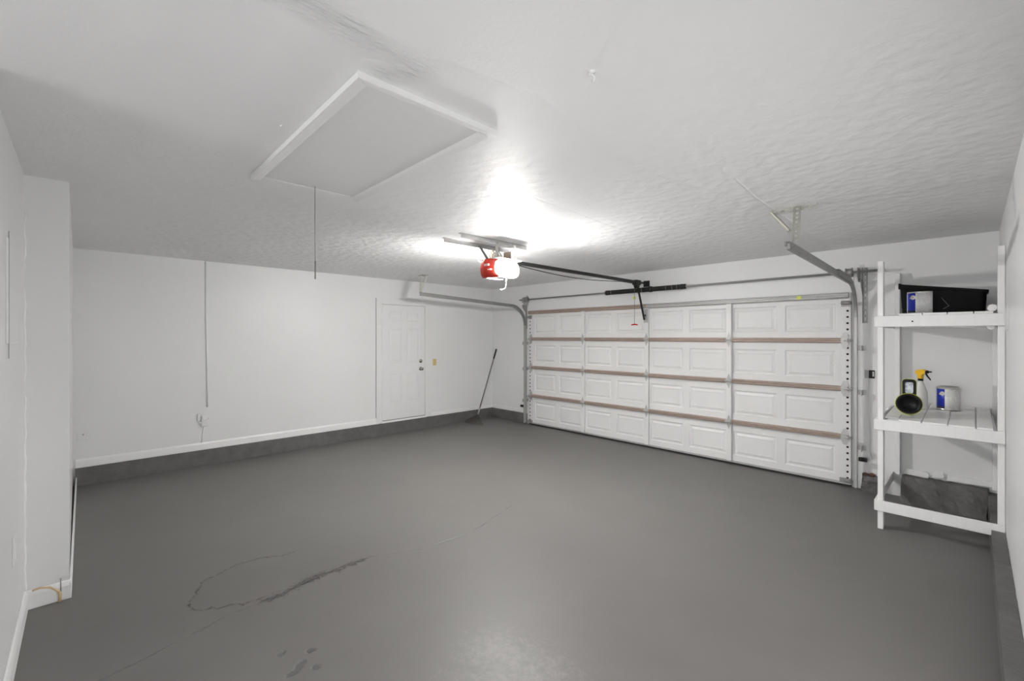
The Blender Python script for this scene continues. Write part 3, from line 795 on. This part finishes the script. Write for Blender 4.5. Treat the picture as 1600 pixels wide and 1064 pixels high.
# black tote on the top shelf
ZT = 1.8465
t = thing('storage_tote', (-.18, 5.65, ZT), 'black plastic tote standing on the top shelf behind a paint can', 'storage bin')
q = B(); x0, x1, y0, y1 = -.46, .075, 5.50, 5.80; hh = .235
q.add(*loops([rr(x0, x1, y0, y1, ZT+.0005), rr(x0-.012, x1+.010, y0-.012, y1+.012, ZT+hh-.02),
              rr(x0-.008, x1+.006, y0-.008, y1+.008, ZT+hh-.02), rr(x0+.006, x1-.006, y0+.006, y1-.006, ZT+.006)], True, True))
shear = lambda q: setattr(q, 'v', [(v[0], v[1], v[2]+max(0, v[2]-ZT-.004)/hh*(.042-.072*(v[0]-x0)/(x1-x0))) for v in q.v])
shear(q); q.build('tub', M['tote'], t)
q = B(); q.add(*loops([rr(x0-.014, x1+.012, y0-.014, y1+.014, ZT+hh-.024), rr(x0-.026, x1+.020, y0-.024, y1+.024, ZT+hh-.022), rr(x0-.026, x1+.020, y0-.024, y1+.024, ZT+hh),
              rr(x0-.008, x1+.006, y0-.008, y1+.008, ZT+hh), rr(x0-.008, x1+.006, y0-.008, y1+.008, ZT+hh-.024)], False))
q.v = [(v[0], v[1], v[2]+(.022*max(0, 1-(v[0]-(x0-.03))/.09) if v[2] > ZT+hh-.01 else 0)) for v in q.v]
shear(q); q.build('rim', M['tote'], t)
for p0, p1 in (((-.195, .155), (-.145, .075)), ((-.145, .078), (-.185, .050))):
    fy = lambda z: 5.50-.012*z/(hh-.02)-.0008
    B().bar((p0[0], fy(p0[1]), ZT+p0[1]), (p1[0], fy(p1[1]), ZT+p1[1]), .003, .0008, (0,1,0)).build('scratch', M['scratch'], t)

# paint cans
def can(cx, cy, z, r, h, rot, label, lid_high):
    t = thing('paint_can', (cx, cy, z), label, 'paint can')
    T = Matrix.Translation((cx, cy, z))
    B().lathe([(0,.002),(r*.97,.002),(r,.0),(r,.006),(r*.975,.009),(r*.975,h-.010),(r,h-.006),(r,h),(r*.90,h),(r*.89,h-.008),(0,h-.008)], T, 36).build('can_body', M['can_metal'], t)
    if lid_high:
        B().lathe([(r*.88,h-.008),(r*.86,h+.008),(r*.78,h+.012),(r*.72,h+.004),(0,h+.004)], T, 32).build('lid', M['can_metal'], t)
    rl = r*.985
    def wrap(a0, a1, za, zb, m, name, dr=0.0, par=t):
        a0, a1 = math.radians(a0+rot), math.radians(a1+rot)
        q = B().lathe([(rl-.002,za),(rl+dr,za),(rl+dr,zb),(rl-.002,zb)], T, 14, True, a0, a1)
        o = q.build(name, m, par); return o
    wrap(-120, -40, .012, h-.012, M['print'], 'print_label', .0006)
    wrap(-40, -32, .012, h-.012, M['label_white'], 'white_stripe', .0006)
    wrap(-180, -128, .030, h-.012, M['blue'], 'blue_label', .0006)
    wrap(-180, -128, .012, .030, M['navy'], 'navy_band', .0006)
    wrap(-128, -120, .012, h-.012, M['label_white'], 'white_stripe', .0006)
    wrap(-200, -180, .012, h-.012, M['label_white'], 'white_stripe', .0006)
    # round emblem
    a = math.radians(-140+rot); q = B(); cx_, cy_ = cx+(rl+.0012)*math.cos(a), cy+(rl+.0012)*math.sin(a)
    Mx = Matrix.Translation((cx_, cy_, z+h*.74)) @ Matrix.Rotation(a, 4, 'Z') @ MX
    q.lathe([(.019,-.001),(.019,.0008),(0,.0010)], Mx, 18); q.build('emblem', M['label_white'], t)
    q = B().lathe([(.007,.0008),(.007,.0020),(0,.0022)], Mx, 10); q.build('emblem_dot', M['tan'], t)
    for s_ in (-1, 1):
        aa = math.radians(rot-60+90*s_)
        c_ = V((cx+(r+.001)*math.cos(aa), cy+(r+.001)*math.sin(aa), z+h*.72))
        B().lathe([(.010,0),(.008,.006),(0,.007)], Matrix.Translation(c_) @ Matrix.Rotation(aa, 4, 'Z') @ MX, 10).build('handle_ear', M['can_metal'], t)
    return t
can(-.318, 5.20, ZT+.0005, .083, .190, 22, 'blue-labelled paint can on the top shelf before the black tote', False)
can(-.155, 5.72, .9845, .083, .200, 22, 'blue-labelled paint can with shiny lid on the middle shelf', True)

# spray bottle
t = thing('spray_bottle', (-.33, 5.62, .972), 'white spray bottle with yellow trigger head on the middle shelf', 'spray bottle')
bx_, by_ = -.338, 5.62; zb = .983
T = Matrix.Translation((bx_, by_, zb))
B().lathe([(0,.0),(.046,.0),(.050,.006),(.050,.12),(.046,.160),(.032,.210),(.020,.245),(.017,.260),(0,.260)], T, 28).build('bottle', M['bottle'], t)
B().lathe([(.020,.258),(.020,.277),(.012,.279)], T, 20).build('collar', M['black_plastic'], t)
dirx = V((.55, -.45, 0)).normalized()
def loc(u, z): return V((bx_, by_, zb))+dirx*u+V((0,0,z+.045))
q = B(); side = V((-dirx.y, dirx.x, 0))
poly = [(-.016,.232),(.018,.232),(.020,.265),(.034,.280),(.055,.285),(.058,.310),(.030,.322),(-.010,.318),(-.038,.300),(-.042,.280),(-.022,.270)]
n = len(poly)
q.add([loc(u, z)+side*.015 for u, z in poly]+[loc(u, z)-side*.015 for u, z in poly],
      [tuple(range(n)), tuple(range(n, 2*n))[::-1]]+[(k, n+k, n+(k+1)%n, (k+1)%n) for k in range(n)])
q.build('trigger_head', M['yellow'], t, .004)
q = B().tube([loc(.052, .298), loc(.068, .300), loc(.072, .300)], [.016, .014, .008], 12); q.tube([loc(.07, .300), loc(.098, .302)], .006, 8); q.build('nozzle', M['black_plastic'], t)
B().tube([loc(.048, .286), loc(.062, .262), loc(.085, .236), loc(.092, .226)], [.008,.007,.006,.004], 8).build('trigger', M['black_plastic'], t)
q = B().lathe([(.0475,.03),(.0487,.03),(.0487,.085),(.0475,.085)], T, 12, True, math.radians(-70), math.radians(-20)); q.build('label_patch', M['cardboard'], t)

# work light
t = thing('work_light', (-.41, 5.42, .965), 'lime and black work light with round reflector on the middle shelf', 'lamp')
cpos = V((-.389, 5.20, 1.064)); aim = (V((0,0,1.652))-cpos); aim.z = 0; aim.normalize(); aim = V((aim.x, aim.y, .12)).normalized()
rot = aim.to_track_quat('Z', 'Y').to_matrix().to_4x4()
T = Matrix.Translation(cpos) @ rot
B().lathe([(.045,-.10),(.065,-.08),(.086,-.03),(.0925,-.014),(.0925,-.003),(.076,-.003)], T, 32).build('lamp_shell', M['lime'], t)
q = B().lathe([(.080,-.012),(.088,-.010),(.088,.010),(.076,.012),(.060,-.015),(.032,-.035),(0,-.042)], T, 32); q.build('reflector', M['black_plastic'], t)
c2 = V((-.391, 5.26, 1.200))
T2 = Matrix.Translation(c2) @ rot
def rrz(w_, h_, z, r=.02): return rr(-w_/2, w_/2, -h_/2, h_, z, r)
def rrc(w_, h_, z, r): return rr(-w_/2, w_/2, -h_/2, h_/2, z, r)
q = B(); q.add(*loops([rrc(.060,.095,-.055,.015), rrc(.096,.152,-.035,.026), rrc(.100,.157,-.004,.028)], True, True)); q.xf(T2); q.build('lamp_body', M['lime'], t)
q = B(); q.add(*loops([rrc(.092,.147,-.006,.026), rrc(.092,.147,.010,.026), rrc(.058,.100,.012,.014), rrc(.056,.098,.002,.013)], True, True)); q.xf(T2); q.build('bezel', M['black_plastic'], t)
q = B(); q.add(*loops([rrc(.055,.097,.002,.012), rrc(.054,.096,.006,.012)], True, True)); q.xf(T2); q.build('lens', M['glass'], t)
q = B().tube([c2-V((0,0,.055))-aim*.03, cpos+V((0,0,.07))-aim*.06, cpos-aim*.12+V((0,0,.0)), cpos-aim*.16-V((0,0,.04))], [.03,.03,.028,.022], 12)
q.build('grip', M['lime'], t)

# ------------------------------------------------------------------ right end of the garage wall
t = thing('wall_outlet', (-.77, YG, 1.25), 'uncovered black outlet in the wall right of the garage door', 'outlet')
B().box(-.812, -.785, YG-.010, YG, 1.205, 1.292).build('box_edge', M['dull_galv'], t, .003)
B().box(-.778, -.728, YG-.014, YG, 1.205, 1.292).build('receptacle', M['black_plastic'], t, .004)
B().box(-.745, -.731, YG-.018, YG-.013, 1.225, 1.278).build('yoke', M['galv'], t, .002)
q = B().tube([(-.776, YG-.006, 1.203), (-.780, YG-.006, .9), (-.762, YG-.006, .55), (-.772, YG-.006, .45), (-.75, YG-.007, .34)], .005, 6)
tag(q.build('surface_cable', M['wall']), 'thin white wire running down from the uncovered black outlet', 'cable')
o = rough_strip('broken_curb', -.832, -.655, YG-.085, YG-.012, 0, .165, .022, .018, 21, .2)
tag(o, 'broken lump of grey painted concrete at the right foot of the door', 'concrete block')
rn = random.Random(12)
for i, (x, z, s_) in enumerate(((-.80, .176, .020), (-.745, .178, .024))):
    bm = bmesh.new(); bmesh.ops.create_icosphere(bm, subdivisions=2, radius=s_)
    for v in bm.verts: v.co = V((v.co.x*1.4, v.co.y, v.co.z*.7))*rn.uniform(.8, 1.15)
    me = bpy.data.meshes.new('brick_fragment'); bm.to_mesh(me); bm.free()
    o = link('brick_fragment', me, None, M['brick']); o.location = (x, YG-.036, z)
    tag(o, ['reddish brick fragment on the broken curb, nearer the door track', 'reddish brick fragment on the broken curb, nearer the shelf post'][i], 'brick', 'broken brick pieces')

# ------------------------------------------------------------------ near left wall
t = thing('electrical_panel', (-3.17, -.26, 1.85), 'white painted electrical panel cover on the near left wall', 'electrical panel')
B().box(-3.40, -2.78, -.26, -.248, 1.545, 2.13).build('cover', M['wall'], t, .004)
B().box(-3.36, -2.95, -.2485, -.240, 1.62, 2.09).build('panel_door', M['wall'], t, .004)
B().box(-2.975, -2.965, -.242, -.2385, 1.555, 2.12).build('shadow_line', M['dull_galv'], t)  # grey strip painted for the shadow line along the panel cover
t = thing('wall_outlet', (-3.33, -.26, .61), 'white outlet plate low on the near left wall', 'outlet')
B().box(-3.42, -3.345, -.26, -.252, .50, .64).build('plate', M['wall'], t, .004)
B().box(-3.40, -3.365, -.2525, -.249, .52, .62).build('receptacle', M['white_plastic'], t, .003)
t = thing('cord', (-3.95, -.15, .11), 'tan cord tied over the baseboard of the left pier', 'cord')
B().tube([(-3.955, -.225, .112), (-3.952, -.19, .118), (-3.951, -.15, .105), (-3.950, -.118, .072), (-3.948, -.105, .055)], .0055, 8).build('cord_run', M['tan'], t)
B().tube([(-3.949, -.112, .065), (-3.945, -.106, .045), (-3.935, -.108, .006)], .0075, 8).build('cord_end', M['tan'], t)
B().tube([(-3.952, -.104, .145), (-3.952, -.104, .062)], .003, 6).build('nail', M['dull_galv'], t)
